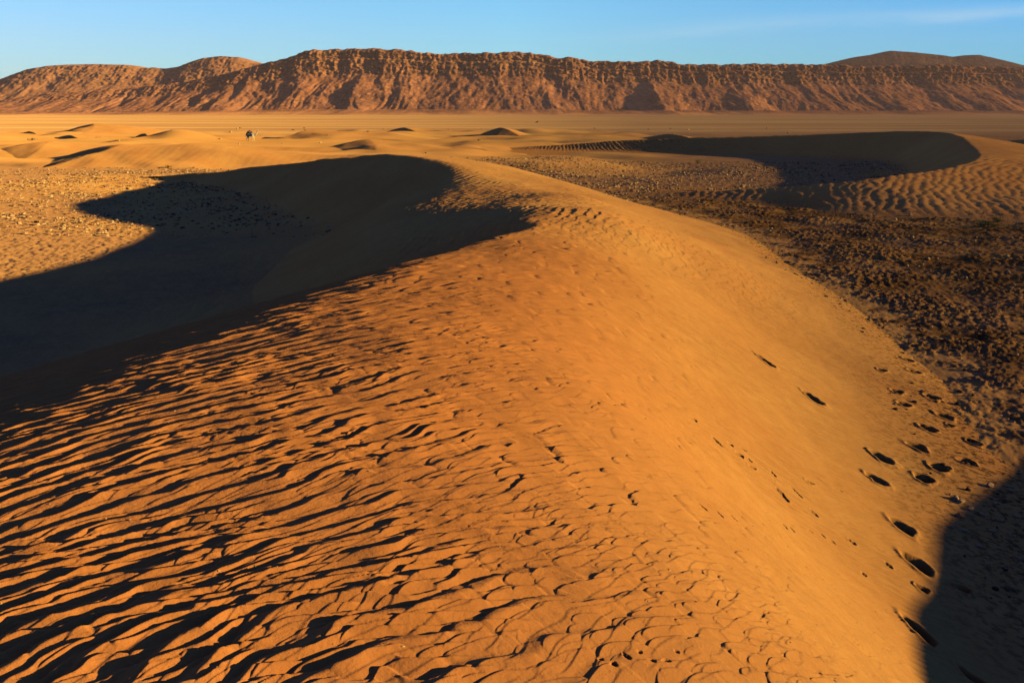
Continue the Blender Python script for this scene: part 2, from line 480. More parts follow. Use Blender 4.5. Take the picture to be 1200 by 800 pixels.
FOOT = [  # picture position, length m, width m, depth m, heading deg in plan, slump
    (1068, 384, .30, .15, .07, 60), (1074, 397, .34, .16, .09, 50), (1089, 407, .32, .15, .07, 70), (1091, 413, .36, .17, .09, 40),
    (1065, 423, .34, .18, .10, 30), (1072, 437, .46, .17, .11, 20), (1034, 435, .28, .13, .07, 110), (1052, 459, .34, .16, .11, 120),
    (1060, 474, .36, .17, .11, 125), (1093, 466, .48, .19, .13, 15), (1108, 488, .46, .24, .14, 30), (1114, 499, .20, .10, .08, 100),
    (1089, 502, .46, .22, .14, 25), (1076, 523, .38, .24, .14, 60), (1102, 547, .50, .20, .13, 15), (1084, 560, .40, .20, .14, 110),
    (1134, 541, .34, .20, .13, 70), (1142, 519, .34, .20, .13, 110), (1170, 500, .36, .20, .13, 40), (1154, 483, .26, .13, .08, 20),
    (1142, 454, .26, .16, .08, 40), (1150, 446, .30, .16, .09, 40), (1117, 430, .28, .13, .07, 30), (1127, 422, .30, .14, .07, 40),
    (1164, 429, .30, .14, .07, 20), (1186, 475, .28, .12, .08, 140), (1194, 485, .36, .14, .10, 140),
    (1059, 617, .40, .25, .15, 125), (1077, 662, .38, .28, .17, 130), (1079, 741, .34, .36, .17, 100), (1143, 797, .34, .2, .12, 120),
    (1034, 536, .58, .18, .12, 128), (1027, 561, .52, .17, .11, 128), (953, 465, .62, .17, .10, 128), (897, 422, .62, .16, .07, 128),
    (1041, 662, .11, .06, .05, 120), (1082, 690, .22, .10, .06, 120), (998, 635, .11, .07, .05, 120), (954, 602, .11, .07, .06, 120),
    (949, 566, .20, .06, .05, 128), (914, 577, .12, .08, .06, 128), (920, 584, .12, .07, .06, 110), (882, 549, .14, .06, .06, 40), (867, 534, .12, .09, .07, 60),
    (871, 527, .10, .05, .05, 20), (878, 540, .08, .05, .05, 90), (856, 522, .08, .06, .06, 60), (814, 494, .08, .06, .06, 60), (840, 518, .16, .05, .04, 125), (906, 556, .10, .04, .03, 120),
    (934, 578, .18, .04, .03, 128), (880, 286, .5, .2, .09, 20), (888, 290, .4, .2, .09, 20), (1130, 690, .25, .12, .07, 120), (1012, 672, .07, .05, .04, 120), (985, 575, .06, .04, .04, 120)]
for (ax, ay) in [(823, 597), (843, 605), (859, 609), (871, 610), (884, 613), (896, 617), (919, 617), (928, 620), (950, 622), (964, 627), (976, 635)]:
    FOOT.append((ax, ay, .07, .025, .03, 140))
for k, ax in enumerate(range(704, 800, 15)):
    FOOT.append((ax + 4 * sin(k * 3.1), 772 + 7 * sin(k * 1.7) - (ax - 700) * .03, .022 + .012 * (k % 3), .022, .016, 60 + 31 * k))
for k in range(9):
    FOOT.append((1012 + 9.5 * k, 386 + 7.5 * sin(k * 2.2) + 2.2 * k, .14, .08, .045, 40 + 17 * k))

def hit(px, py):
    """where the view ray through a picture position meets the main dune or the plain"""
    v = py - 400.0; u = px - 600.0
    d = np.array([u, F * CP - v * SP, -(v * CP + F * SP)]); d /= np.linalg.norm(d)
    t = np.concatenate([np.arange(1.5, 30, .02), np.arange(30, 160, .2)])
    x = d[0] * t; y = d[1] * t; z = H + d[2] * t
    zz = np.maximum(main.base(x, y)[0], 0.0)
    k = np.argmax(z < zz)
    return x[k], y[k], zz[k]

FP = []
for f in FOOT:
    x, y, z = hit(f[0], f[1])
    ln, wd, dp, hd = f[2:]
    if ln >= .2:
        long_ = ln >= .5
        ln, wd = (ln * .66, wd * 1.3) if long_ else (min(ln, .42) * .70, wd * 1.35)
        dp = dp * 2.0
        if not long_: hd = (hd if hd < 75 else hd - 95) * .6
    FP.append((x, y, ln, wd, dp, hd))

def footprints(x, y):
    z = np.zeros_like(x); fade = np.zeros_like(x)
    for k, (fx, fy, ln, wd, dp, hd) in enumerate(FP):
        R = ln * 2.2
        m = np.nonzero((np.abs(x - fx) < R) & (np.abs(y - fy) < R))[0]
        if len(m) == 0: continue
        a = radians(hd); dx = x[m] - fx; dy = y[m] - fy
        u = (dx * cos(a) + dy * sin(a)) / (ln * .5); v = (-dx * sin(a) + dy * cos(a)) / (wd * .5)
        v = v * (1 + .25 * np.tanh(u * 2))                                # heel narrower than ball
        r = np.hypot(u, v) + .16 * perlin(dx / (wd * .5) + k * 7.1, dy / (wd * .5), 200 + k)
        pit = -dp * (1 - sstep(.74, 1.08, r)) * (0.85 + .15 * np.cos(u * 3))
        rim = min(dp * .15, .022) * np.exp(-((r - 1.30) / .26) ** 2) * (1 + .6 * perlin(dx / wd * 2, dy / wd * 2, 300 + k))
        z[m] += pit + rim
        fade[m] = np.maximum(fade[m], np.exp(-(np.clip(r - .9, 0, 9) / .5) ** 2))
    return z, fade

def main_surface(x, y, detail=True):
    z, d = main.base(x, y)
    slow = (0.05 * fbm(x * .35, y * .35, 71, 3) + .10 * fbm(x * .11, y * .11, 73, 2)) * (.35 + .65 * sstep(14, 22, y)) * (1 - .8 * sstep(20, 24, y) * (1 - sstep(44, 50, y)) * sstep(-3, -1, d))
    z = z + slow * sstep(-.2, .5, z)
    red = sstep(2.6, -1.2, x - .08 * y) * (1 - sstep(13, 26, y))  # redder near left: grazing-light tone put into the colour
    grit = np.clip(1 - z / .55, 0, 1) * sstep(-.6, .1, -d)
    if not detail:
        return z, red, grit, d
    n1 = fbm(x * .45, y * .45, 81, 3); n2 = fbm(x * .8, y * .8, 83, 3)
    zig = .045 * np.tanh(1.8 * perlin(x * 1.5 + 3, y * 1.5, 66)) + .030 * np.tanh(1.8 * perlin(x * 3.4, y * 3.4 + 7, 67))
    u, v = ripple_uv(x, y, 5.4, -2.3, 8.0, .14)
    u = u + .5 * zig + .085 * perlin(v * 1.3 + 11, u * .7, 68) + .045 * perlin(v * 2.9, u * 1.5 + 5, 69)
    # coarse long ripples on the near left crest
    wl = sstep(1.6, -1.5, x - .07 * y + .5 * n1) * (1 - sstep(13, 20, y))
    wm = sstep(1.6, .1, x - .07 * y + .7 * n1) * (1 - sstep(19, 27, y))
    # broken cellular ripples over the dome and towards the bottom right
    wc = (.25 * sstep(4.0, 2.0, x - .06 * y + .6 * n1) + .75 * sstep(2.6, -.2, x - .06 * y + .6 * n1)) * (1 - .6 * sstep(18, 30, y)) * (.7 + .3 * sstep(-.3, .3, n2))
    wc = wc * (1 - sstep(30, 45, y))
    deep = np.clip(1 - sstep(2.5, 4.6, d), 0, 1)                           # dies away down the lee side
    amp_l = .0215 * (1 + .22 * n2) * (1 - .45 * sstep(0, 2.2, d))
    fary = sstep(7.0, 12.0, y + 1.2 * n1)
    h = amp_l * wl * ripple(T_LONG, u, v + 2.3, .245, .74, 1.1) * (1 - fary)
    mid = wm * (1 - wl) * (.75 + .25 * sstep(-.4, .3, n2))
    h += (.032 * wl + .036 * mid) * fary * ripple(T_LONG, u, v + 17, .36, .80, 1.0)
    h += .015 * wl * ripple(T_CELL, u * .94 + v * .34, v * .94 - u * .34, .100, .80) * sstep(-.5, .2, n2)
    uc, vc = ripple_uv(x, y, 7.0, -3.2, 9.5, .10)
    uc = uc + .6 * zig
    big = sstep(-.35, .35, n1)
    w1 = sstep(6.5, 3.5, y + 1.5 * n1); w3 = sstep(9.0, 13.0, y + 1.5 * n1); w2 = np.clip(1 - w1 - w3, 0, 1)
    sc = np.zeros_like(x)
    for wk, su, sv, am, sd_ in ((w1 * big, .125, .25, .044, 500), (w1 * (1 - big), .09, .19, .035, 520), (w2 * big, .20, .34, .068, 541), (w2 * (1 - big), .14, .27, .062, 560), (w3, .28, .40, .125, 580)):
        k = np.nonzero(wk * wc > .002)[0]
        sc[k] += am * wk[k] * scales(uc[k], vc[k], su, sv, sd_, .10)
    h += wc * (1 - .60 * wl) * (1 - .35 * mid * fary) * sc
    h += .008 * wc * (1 - .4 * wl) * ripple(T_SEC, uc * .98 - vc * .2, vc * .98 + uc * .2 + 31, .105, .84, 1.0)
    # faint straight ripples down the right face
    wr = sstep(.2, 2.0, x - .05 * y) * (1 - sstep(16, 30, y)) * sstep(.15, .8, z)
    ur, vr = ripple_uv(x, y, 7.2, -9.0, 14.0, .10)
    h += .015 * wr * ripple(T_STR, ur, vr, .15, .7, 1.0)
    h += .012 * wr * (.4 + .6 * sstep(-.3, .4, n1)) * ripple(T_CELL, ur, vr, .105, .85, 1.0) + .0045 * wr * ripple(T_SEC, ur + 5, vr, .07, .8, 1.0)
    # small scattered ripples on the far windward face and grazing patch by the saddle
    wf = sstep(16, 24, y) * (1 - sstep(60, 72, y)) * sstep(.2, 1.0, z)
    g = np.exp(-((d - 1.5) / 4.5) ** 2) * sstep(20.5, 23.5, y) * (1 - sstep(43, 48, y))
    ug, vg = ripple_uv(x, y, 26, 14, 30.0, .22)
    h += (.012 * wf * (1 - g) * (1 - sstep(.5, 7, -d)) + .042 * g * wf) * ripple(T_STR, ug, vg, .37)
    h += .018 * wf * (1 - g) * (1 - .7 * sstep(3, 9, -d)) * ripple(T_CELL, ug, vg, .30, .85, 1.0)
    # weak ripples on the shaded slip side
    h += .006 * sstep(2.0, 4.0, d) * ripple(T_STR, ug, vg, .25)
    h *= np.maximum(deep + (1 - deep) * .6, g)
    fp, fade = footprints(x, y)
    h = h * (1 - fade) + fp
    h += .004 * fbm(x * 3.1, y * 3.1, 91, 3)
    return z + h, red, grit, d

# ------------------------------------------------------------------ build: main dune
def polar_coords(azs, rs):
    A, R = np.meshgrid(azs, rs)
    return (R * np.sin(A)).ravel(), (R * np.cos(A)).ravel()

def az_list(n_dense, half=41.0, outer=2.0):
    a = np.linspace(-half, half, n_dense)
    step = 82.0 / n_dense
    out = []
    b = half; s = step
    while b < 180 - outer:
        s = min(s * 1.08, outer); b += s; out.append(b)
    out = np.array(out)
    return np.radians(np.concatenate([-out[::-1], a, out]))

def radii(r0, r1, fn):
    r = [r0]
    while r[-1] < r1:
        r.append(r[-1] + fn(r[-1]))
    return np.array(r)

az = az_list(int(1500 * Q))
rs = radii(0.35, 92, lambda r: (max(.0065, min(.017, .0065 + (r - 3) * .0013)) if r < 19 else min(.017 + (r - 19) * .0032, .22)) / Q if r > 2.2 else .05 / Q)
x, y = polar_coords(az, rs)
keep = (x > -44) & (x < 19) & (y > -38) & (y < 92)
z = np.full(len(x), -9.0); red = np.zeros(len(x)); grit = np.zeros(len(x)); dd = np.zeros(len(x))
zk, rk, gk, dk = main_surface(x[keep], y[keep])
z[keep] = zk; red[keep] = rk; grit[keep] = gk; dd[keep] = dk
gz = ground_z(x, y)
fc = grid_faces(len(rs), len(az), True)
ok = (keep & (z > gz - .12) & (dd < 16 + 0 * x))
fc = fc[ok[fc].all(1)]
V, fc, AT = compact(np.c_[x, y, z], fc, {'red': red, 'grit': grit})
print('main dune', len(V))
o = make_obj('sand_dune', V, fc, M_SAND, AT)
tag(o, 'large rippled orange sand dune filling the foreground, with footprints on its right face', 'dune', kind='structure')

# ------------------------------------------------------------------ build: ground
az = az_list(int(1100 * Q), 42.0, 4.0)
rs = radii(0.8, 3300, lambda r: (max(.02, min(.0035 * r, .12)) if r < 70 else .12 + (r - 70) * .006 if r < 260 else r * .03) / Q if r > 4 else .3)
x, y = polar_coords(az, rs)
z = ground_z(x, y)
right, midst, left, sheet, far = zones(x, y)
mz, md = main.base(x, y)
inside = (x > -44) & (x < 19) & (y > -38) & (y < 89)
near_edge = np.where(inside & (md < 0), sstep(-.40, -.02, mz + .30 * fbm(x * 1.1, y * 1.1, 51, 4)), 0)
lee_edge = np.where(inside & (md >= 0), 1 - sstep(8, 19, md + 6 * fbm(x * .12, y * .12, 57, 3)), 0)
sandm = np.maximum(np.maximum(sheet, near_edge), lee_edge * .9)
patch = sstep(.05, .5, fbm(x * .3, y * .3, 53, 4)) * .55
sandm = np.maximum(sandm, patch * (right * .6 + midst * .3 + left * .3))
z = z - near_edge * right * (z) * .7
dark = np.clip(right * (.80 + .5 * fbm(x * .25, y * .25, 55, 4)) + midst * .25 * (1 - sstep(60, 75, y)), 0, 1) * (1 - near_edge)
# the ground lies lower under the big dunes so that it never shows through
z = np.where(inside & (mz > .6), z - .6 * sstep(.6, 1.4, mz), z)
fz, fd = fard.base(x, y)
ins2 = (x > -20) & (x < 95) & (y > 38) & (y < 150)
z = np.where(ins2 & (fz > .9) & (fd < 8), z - .6 * sstep(.9, 1.6, fz), z)
V = np.c_[x, y, z]
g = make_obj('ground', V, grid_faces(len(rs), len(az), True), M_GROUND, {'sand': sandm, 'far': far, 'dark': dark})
tag(g, 'flat stony desert plain with dark gravel and sand patches', 'ground', kind='structure')
print('ground', len(V))

# ------------------------------------------------------------------ build: second big dune
def local_grid(x0, x1, y0, y1, sx, sy):
    X, Y = np.meshgrid(np.arange(x0, x1, sx), np.arange(y0, y1, sy))
    return X, Y

X, Y = local_grid(-16, 92, 38, 148, .17 / Q, .13 / Q)
x = X.ravel(); y = Y.ravel()
z, d = fard.base(x, y)
z = z + (.05 * fbm(x * .3, y * .3, 101, 3)) * sstep(-.2, .5, z)
arm = sstep(75, 64, y) * sstep(56, 44, x) * sstep(2.2, -0.6, d)
ug, vg = ripple_uv(x, y, 60, 40, 40.0, .35)
h = .060 * arm * ripple(T_LONG, ug, vg, .62)
u2, v2 = ripple_uv(x, y, 10, 160, 45.0, .35)
ext = sstep(40, 20, x) * sstep(96, 108, y)
h += .10 * ext * ripple(T_STR, -v2, u2, .9, .6) + .012 * (1 - arm) * ripple(T_CELL, ug, vg, .6)
h += .05 * sstep(26, 34, x) * sstep(46, 36, x) * sstep(92, 104, y) * ripple(T_STR, -v2, u2, .9)
z = z + h * sstep(-.1, .4, z)
gz = ground_z(x, y, False)
fc = grid_faces(*X.shape)
ok = (z > gz - .15) & (d < 22)
fc = fc[ok[fc].all(1)]
V, fc, AT = compact(np.c_[x, y, z], fc, {'red': np.full(len(x), .25), 'grit': np.maximum(np.clip(1 - z / .5, 0, 1) * .7, ext * .8)})  # grit also darkens the left extension, standing in for shade there
o = make_obj('sand_dune', V, fc, M_SAND, AT)
tag(o, 'wide crescent dune at right beyond the gravel, its hollow side black in shadow', 'dune', kind='structure')
print('far dune', len(V))

# dune standing right of the picture: casts the shadow in the lower right corner
X, Y = local_grid(10, 36, -42, 24, .2, .2)
x = X.ravel(); y = Y.ravel(); z = side_dune(x, y) + .04 * fbm(x * .4, y * .4, 111, 3)
fc = grid_faces(*X.shape); ok = z > -.3; fc = fc[ok[fc].all(1)]
V, fc, AT = compact(np.c_[x, y, z], fc, {'red': np.full(len(x), .2), 'grit': np.zeros(len(x))})
o = make_obj('sand_dune', V, fc, M_SAND, AT)
tag(o, 'sand dune right of the footprints that shades the lower right corner', 'dune', kind='structure')

# ------------------------------------------------------------------ build: small far dunes
def small_dune(cx, cy, h, b, k, lw, rot, label, slope=.62, red=0.0, ripples=0.0):
    """crest apex at (cx, cy); wind blows towards local -u; rot turns it"""
    n = int(90 * max(Q, .6))
    ext_u0, ext_u1 = -(h / slope + k * b * b + 2), lw + 3
    U, Vv = np.meshgrid(np.linspace(ext_u0, ext_u1, n * 2), np.linspace(-b * 1.05, b * 1.05, n))
    u = U.ravel(); v = Vv.ravel()
    uc = -k * v * v
    hc = h * np.clip(1.06 - np.sqrt(np.abs(v / b) ** 2.4 + .0036), 0, 1)
    du = u - uc
    W = hc * (1 - np.clip(du / (lw * (.55 + .45 * hc / h)), 0, 1.2) ** 1.15)
    L = hc + slope * du
    z = np.where(du > 0, W, smin(np.full_like(L, 0) + hc, L, .15)) - .12
    z = np.maximum(z, -.5)
    ca, sa = cos(rot), sin(rot)
    x = cx + u * ca - v * sa; y = cy + u * sa + v * ca
    z = z + .03 * fbm(x * .4, y * .4, 121, 2)
    if ripples: z = z + ripples * ripple(T_LONG, x, y, .9)
    gz = ground_z(x, y, False)
    zz = z + gz
    fc = grid_faces(*U.shape); ok = z > -.3; fc = fc[ok[fc].all(1)]
    if len(fc) == 0: return
    V, fc, AT = compact(np.c_[x, y, zz], fc, {'red': np.full(len(x), red), 'grit': np.zeros(len(x))})
    o = make_obj('sand_dune', V, fc, M_SAND, AT)
    tag(o, label, 'dune', kind='structure')

def sd(px, py, h, *a, **kw):
    p = at_z(px, py, h)
    small_dune(p[0], p[1], h, *a, **kw)

sd(586, 150, 1.9, 6.5, .02, 12, .95, 'small pointed dune standing alone on the plain, dark left face, right of the saddle dune')
sd(473, 150.5, 1.2, 7, .02, 14, .95, 'low dune with thin dark face on the far plain, in the middle distance')
sd(368, 153.5, 1.6, 11, .02, 16, -.35, 'low curved dune with a thin dark slip face beside the camel')
sd(787, 156.5, 1.4, 8, .02, 12, .9, 'small dune just behind the wide shadowed dune, half in shade', ripples=.04)
sd(170, 159, 1.1, 5, .03, 12, .7, 'short dune with a dark streak of shade on the yellow sand sheet')
sd(84, 158, .9, 6, .02, 12, .9, 'low yellow dune with brown shaded side near the left edge')
sd(34, 155.5, .8, 6, .02, 12, .9, 'faint small dune farthest left on the yellow sand')
sd(915, 157.5, 1.8, 12, .02, 16, .75, 'dark low dune crest showing just behind the wide shadowed dune')
sd(985, 157, 1.4, 12, .02, 16, .8, 'second dark low crest behind the wide shadowed dune, further right')
sd(150, 177, 1.3, 13, .02, 30, -.1, 'broad low yellow dune with a soft rippled brown flank above the left stones', slope=.17, ripples=.018)
sd(58, 168, 1.2, 12, .02, 28, .4, 'broad low yellow dune close to the left edge of the picture', slope=.16)
sd(240, 169, 1.3, 14, .015, 30, .3, 'broad yellow sand swell left of the camel', slope=.15)
sd(425, 164, 1.6, 15, .015, 34, .5, 'wide golden sand swell right of the camel behind the main dune', slope=.17)
sd(540, 168, 1.1, 12, .02, 26, .6, 'low golden swell just behind the lit crest of the main dune', slope=.17)
sd(110, 151, 1.6, 14, .015, 34, .5, 'pale low dune far back on the left plain before the hills', slope=.19)
sd(1215, 162, 2.4, 14, .02, 20, .7, 'dark dune at the right edge behind the lit dune slope')

# ------------------------------------------------------------------ mesa and hills
def mesa(name, label, sil, Y0, depth, cliff_fn, mat, px0, px1, ncol, seed, gully=38.0, spurs=(), base=None, kindof='structure', rows=150, back=500.0, varn=.95):
    px = np.linspace(px0, px1, ncol)
    s_px = np.array(sil, float)
    # world x at the cliff line
    Yc = Y0 + depth
    vv = 100 - 400.0
    X = (px - 600.0) * Yc / (F * CP - vv * SP)
    py = np.interp(px, s_px[:, 0], s_px[:, 1])
    zt = H - ((py - 400) * CP + F * SP) * Yc / (F * CP - (py - 400) * SP)
    zt = np.maximum(zt, 3.0)
    cl = cliff_fn(px)
    s = np.concatenate([np.linspace(0, .12, int(rows * .12), endpoint=False), np.linspace(.12, .55, int(rows * .38), endpoint=False), np.linspace(.55, .90, int(rows * .42), endpoint=False), np.linspace(.90, 1.0, max(8, int(rows * .08)))])
    S, XX = np.meshgrid(s, X, indexing='ij'); ZT = np.broadcast_to(zt, S.shape); CL = np.broadcast_to(cl, S.shape)
    # profile with a cliff and a rounded one, blended
    d1 = np.interp(S, [0, .12, .55, .62, .72, .74, .86, .90, .93, 1], [-.9, .10, .80, .86, .895, .93, .955, 1.0, 1.15, 1 + back / depth])
    z1 = np.interp(S, [0, .12, .55, .62, .72, .74, .86, .90, .93, 1], [-.03, .075, .60, .72, .84, .85, .97, 1.0, 1.0, .93])
    d0 = np.interp(S, [0, .12, .55, .90, .93, 1], [-.9, .10, .62, 1.0, 1.15, 1 + back / depth])
    z0 = np.interp(S, [0, .12, .40, .70, .90, .93, 1], [-.03, .075, .36, .78, 1.0, 1.0, .9])
    D = (d0 * (1 - CL) + d1 * CL) * depth; Z = (z0 * (1 - CL) + z1 * CL) * ZT
    # gullies and spurs of the talus
    warp = 26 * fbm(XX * .010, Z * .012, seed + 3, 3)
    slant = XX + warp
    gl = ridged(slant * .0075, Z * .004 + 2.0, seed, 4)
    gl2 = ridged(slant * .026, Z * .010, seed + 9, 3)
    wt = np.interp(S, [0, .08, .2, .5, .62, .9, .95], [.0, .7, 1, .75, .5, .35, 0])
    gl3 = ridged(slant * .07, Z * .02, seed + 13, 3)
    disp = wt * gully * (.25 * gl + .09 * gl2 + .035 * gl3)
    for (spx, amp, w, zf) in spurs:                                    # forward standing cones
        sx = (spx - 600.0) * Yc / (F * CP - vv * SP)
        prof = np.clip(1 - np.abs(XX - sx + .06 * 0) / (w * np.clip(1.15 - Z / (zf * ZT), .0, 1) + 1e-3), 0, 1)
        disp = disp + amp * prof * np.clip(1.1 - Z / (zf * ZT), 0, 1) ** .7
    # cliff columns and ledges
    wc = np.interp(S, [.50, .60, .88, .92], [0, 1, 1, 0]) * CL
    col = ridged(XX * .085, Z * .016, seed + 20, 3) * 2.2 + fbm(XX * .018, Z * .01, seed + 25, 3) * 4.0
    ledge = np.abs(np.mod(Z * .11 + .35 * fbm(XX * .012, Z * 0, seed + 31, 2), 1) - .5) * 3.5
    disp = disp + wc * (col + ledge)
    rough = fbm(XX * .15, Z * .20, seed + 40, 4, .65) * 2.5 * np.interp(S, [0, .1, .3, .5, .62, .92, .96], [.1, .4, .6, .6, 1.1, 1, .2])
    disp = disp + rough
    Yw = Y0 + D - disp
    Zw = Z + fbm(XX * .03, Z * .05, seed + 50, 3) * np.interp(S, [0, .12, .3, .85, .9], [0, 1, 2.2, 1.5, 0]) \
         + np.interp(S, [.8, .9, 1], [0, 1, 1]) * CL * (1.6 * np.sign(fbm(XX * .05, 0 * Z, seed + 60, 3)) * np.abs(fbm(XX * .05, 0 * Z, seed + 60, 3)) ** .6)
    Xw = XX * (Yw / Yc) * 0 + XX
    sandy = np.clip(sstep(.25, -.45, gl + .5 * gl2) * wt * .75 * sstep(.62, .3, S) + sstep(.11, .01, S + .035 * fbm(XX * .012, S * 9, seed + 80, 4)) * 1.6, 0, 1) * (.55 + .45 * sstep(-.3, .3, fbm(XX * .01, Z * .02, seed + 70, 3)))
    varnish = np.clip(varn * (.15 + .85 * sstep(-.35, .45, .6 * gl + .9 * fbm(XX * .02, Z * .03, seed + 75, 4))), 0, 1)
    V = np.c_[Xw.ravel(), Yw.ravel(), Zw.ravel()]
    o = make_obj(name, V, grid_faces(*S.shape), mat, {'cliff': (CL * sstep(.5, .62, S)).ravel(), 'sandy': sandy.ravel(), 'varnish': varnish.ravel()}, smooth=True)
    tag(o, label, 'hill' if name == 'hill' else 'mesa', kind=kindof)
    return o

MESA_SIL = [(-500, 128), (-200, 124), (0, 118), (60, 109), (150, 104), (220, 96), (262, 88), (296, 79), (320, 73), (345, 67), (358, 61), (368, 59), (400, 58), (430, 57), (455, 58), (480, 59.5), (510, 63.5),
            (540, 62.5), (575, 62.5), (600, 61), (635, 63.5), (650, 68.5), (665, 67.5), (695, 72), (730, 72.5), (760, 72), (768, 71), (785, 73), (800, 76), (850, 76), (890, 75), (935, 75.7), (975, 76), (1000, 78),
            (1050, 77), (1100, 76), (1150, 78), (1200, 80), (1300, 82), (1500, 90), (1800, 110)]
mesa('mesa', 'long brown mesa with a banded cliff rim and gullied slopes along the skyline', MESA_SIL, 1400, 190,
     lambda p: np.interp(p, [0, 60, 300, 370], [.25, .45, .55, 1]), M_ROCK, -420, 1720, int(2000 * max(Q, .5)), 5,
     spurs=((757, 44, 58, .60), (848, 36, 58, .48), (640, 16, 50, .5), (930, 15, 45, .5), (1010, 16, 45, .55), (545, 14, 50, .6), (430, 18, 50, .6), (300, 18, 60, .7), (1120, 16, 45, .5)), rows=int(190 * max(Q, .5)))
LEFT_SIL = [(-400, 112), (-100, 104), (-40, 98), (0, 94), (20, 87), (35, 81.5), (60, 77.5), (80, 76), (115, 75.3), (157, 76.5), (168, 80.5), (182, 79.3), (197, 80.7), (212, 78.5), (226, 73), (240, 68.5), (262, 66), (283, 67.3),
            (290, 71), (297, 74.5), (310, 75), (335, 70), (380, 70), (450, 80), (520, 110)]
mesa('hill', 'rounded bare hill with two humps behind the left end of the mesa', LEFT_SIL, 1640, 230, lambda p: np.full_like(p, .18), M_ROCK_FAR, -380, 500, int(800 * max(Q, .5)), 105, gully=26, rows=int(130 * max(Q, .5)), varn=.55)
RIGHT_SIL = [(930, 110), (965, 84), (980, 75), (990, 70.5), (1002, 66.5), (1020, 64), (1038, 59.8), (1060, 61.2), (1080, 63), (1100, 65), (1112, 67), (1125, 65), (1142, 64.5), (1160, 68.5), (1180, 73), (1197, 77), (1230, 80), (1300, 84), (1420, 110)]
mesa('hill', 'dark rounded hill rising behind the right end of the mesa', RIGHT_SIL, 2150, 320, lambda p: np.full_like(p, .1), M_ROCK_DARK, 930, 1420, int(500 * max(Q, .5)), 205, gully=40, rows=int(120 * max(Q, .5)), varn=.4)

# ------------------------------------------------------------------ stones
ICO_V = None
def ico():
    t = (1 + 5 ** .5) / 2
    v = np.array([(-1, t, 0), (1, t, 0), (-1, -t, 0), (1, -t, 0), (0, -1, t), (0, 1, t), (0, -1, -t), (0, 1, -t), (t, 0, -1), (t, 0, 1), (-t, 0, -1), (-t, 0, 1)], float)
    v /= np.linalg.norm(v[0])
    f = np.array([(0, 11, 5), (0, 5, 1), (0, 1, 7), (0, 7, 10), (0, 10, 11), (1, 5, 9), (5, 11, 4), (11, 10, 2), (10, 7, 6), (7, 1, 8), (3, 9, 4), (3, 4, 2), (3, 2, 6), (3, 6, 8), (3, 8, 9), (4, 9, 5), (2, 4, 11), (6, 2, 10), (8, 6, 7), (9, 8, 1)])
    return v, f
IV, IF = ico()
def subdiv(v, f):
    key = {}; vs = list(map(tuple, v)); out = []
    def mid(a, b):
        k = (min(a, b), max(a, b))
        if k not in key:
            m = (np.array(vs[a]) + np.array(vs[b])) / 2; key[k] = len(vs); vs.append(tuple(m / np.linalg.norm(m)))
        return key[k]
    for a, b, c in f:
        ab, bc, ca = mid(a, b), mid(b, c), mid(c, a)
        out += [(a, ab, ca), (b, bc, ab), (c, ca, bc), (ab, bc, ca)]
    return np.array(vs), np.array(out)
IV2, IF2 = subdiv(IV, IF)

def stone_verts(base, r):
    k = r.standard_normal((4, 3)); k /= np.linalg.norm(k, axis=1)[:, None]
    v = base * (1 + .16 * r.standard_normal((len(base), 1)))
    for q in k:                                                        # flat broken faces
        dd = v @ q; lim = r.uniform(.45, .8)
        v = v - np.outer(np.clip(dd - lim, 0, None), q)
    return v * np.array([r.uniform(.8, 1.3), r.uniform(.7, 1.1), r.uniform(.5, .8)])

def surf_z(x, y):
    mz, d = main.base(x, y)
    z = ground_z(x, y)
    ins = (x > -44) & (x < 19) & (y > -38) & (y < 92) & (d < 14)
    z = np.where(ins, np.maximum(z, mz), z)
    fz, fd = fard.base(x, y)
    ins2 = (x > -16) & (x < 92) & (y > 38) & (y < 148) & (fd < 20)
    return np.where(ins2, np.maximum(z, fz), z), np.where(ins, mz, -1), np.where(ins2, fz, -1)

def visible(x, y, z):
    """picture position of points"""
    yy = y * CP - (z - H) * SP; up = y * SP + (z - H) * CP
    return 600 + F * x / yy, 400 - F * up / yy

def scatter(n, x0, x1, y0, y1, zone, smin_, smax_, maxdune=.15, power=3.5):
    x = rng.uniform(x0, x1, n); y = rng.uniform(y0, y1, n)
    q = zones(x, y)[zone] if zone is not None else np.ones(n)
    clump = sstep(-.35, .45, fbm(x * .16, y * .16, 131, 4)) ** 1.5
    k = rng.uniform(0, 1, n) < q * (.30 + .70 * clump)
    x, y = x[k], y[k]
    z, mz, fz = surf_z(x, y)
    k = (mz < maxdune) & (fz < maxdune)
    x, y, z = x[k], y[k], z[k]
    s = smin_ + (smax_ - smin_) * rng.uniform(0, 1, len(x)) ** power
    return np.c_[x, y, z, s]

def gravel(name, pts, mat, label):
    n = len(pts)
    if n == 0: return
    variants = [stone_verts(IV, rng) for _ in range(24)]
    vv = np.empty((n, 12, 3)); pick = rng.integers(0, 24, n); a = rng.uniform(0, 6.28, n)
    base = np.array(variants)[pick]
    ca, sa = np.cos(a)[:, None], np.sin(a)[:, None]
    vv[:, :, 0] = (base[:, :, 0] * ca - base[:, :, 1] * sa) * pts[:, 3:4] + pts[:, 0:1]
    vv[:, :, 1] = (base[:, :, 0] * sa + base[:, :, 1] * ca) * pts[:, 3:4] + pts[:, 1:2]
    vv[:, :, 2] = base[:, :, 2] * pts[:, 3:4] + pts[:, 2:3] + pts[:, 3:4] * .05
    ff = (IF[None] + (np.arange(n) * 12)[:, None, None]).reshape(-1, 3)
    o = make_obj(name, vv.reshape(-1, 3), ff, mat, smooth=False)
    tag(o, label, 'gravel', kind='stuff')
    return o

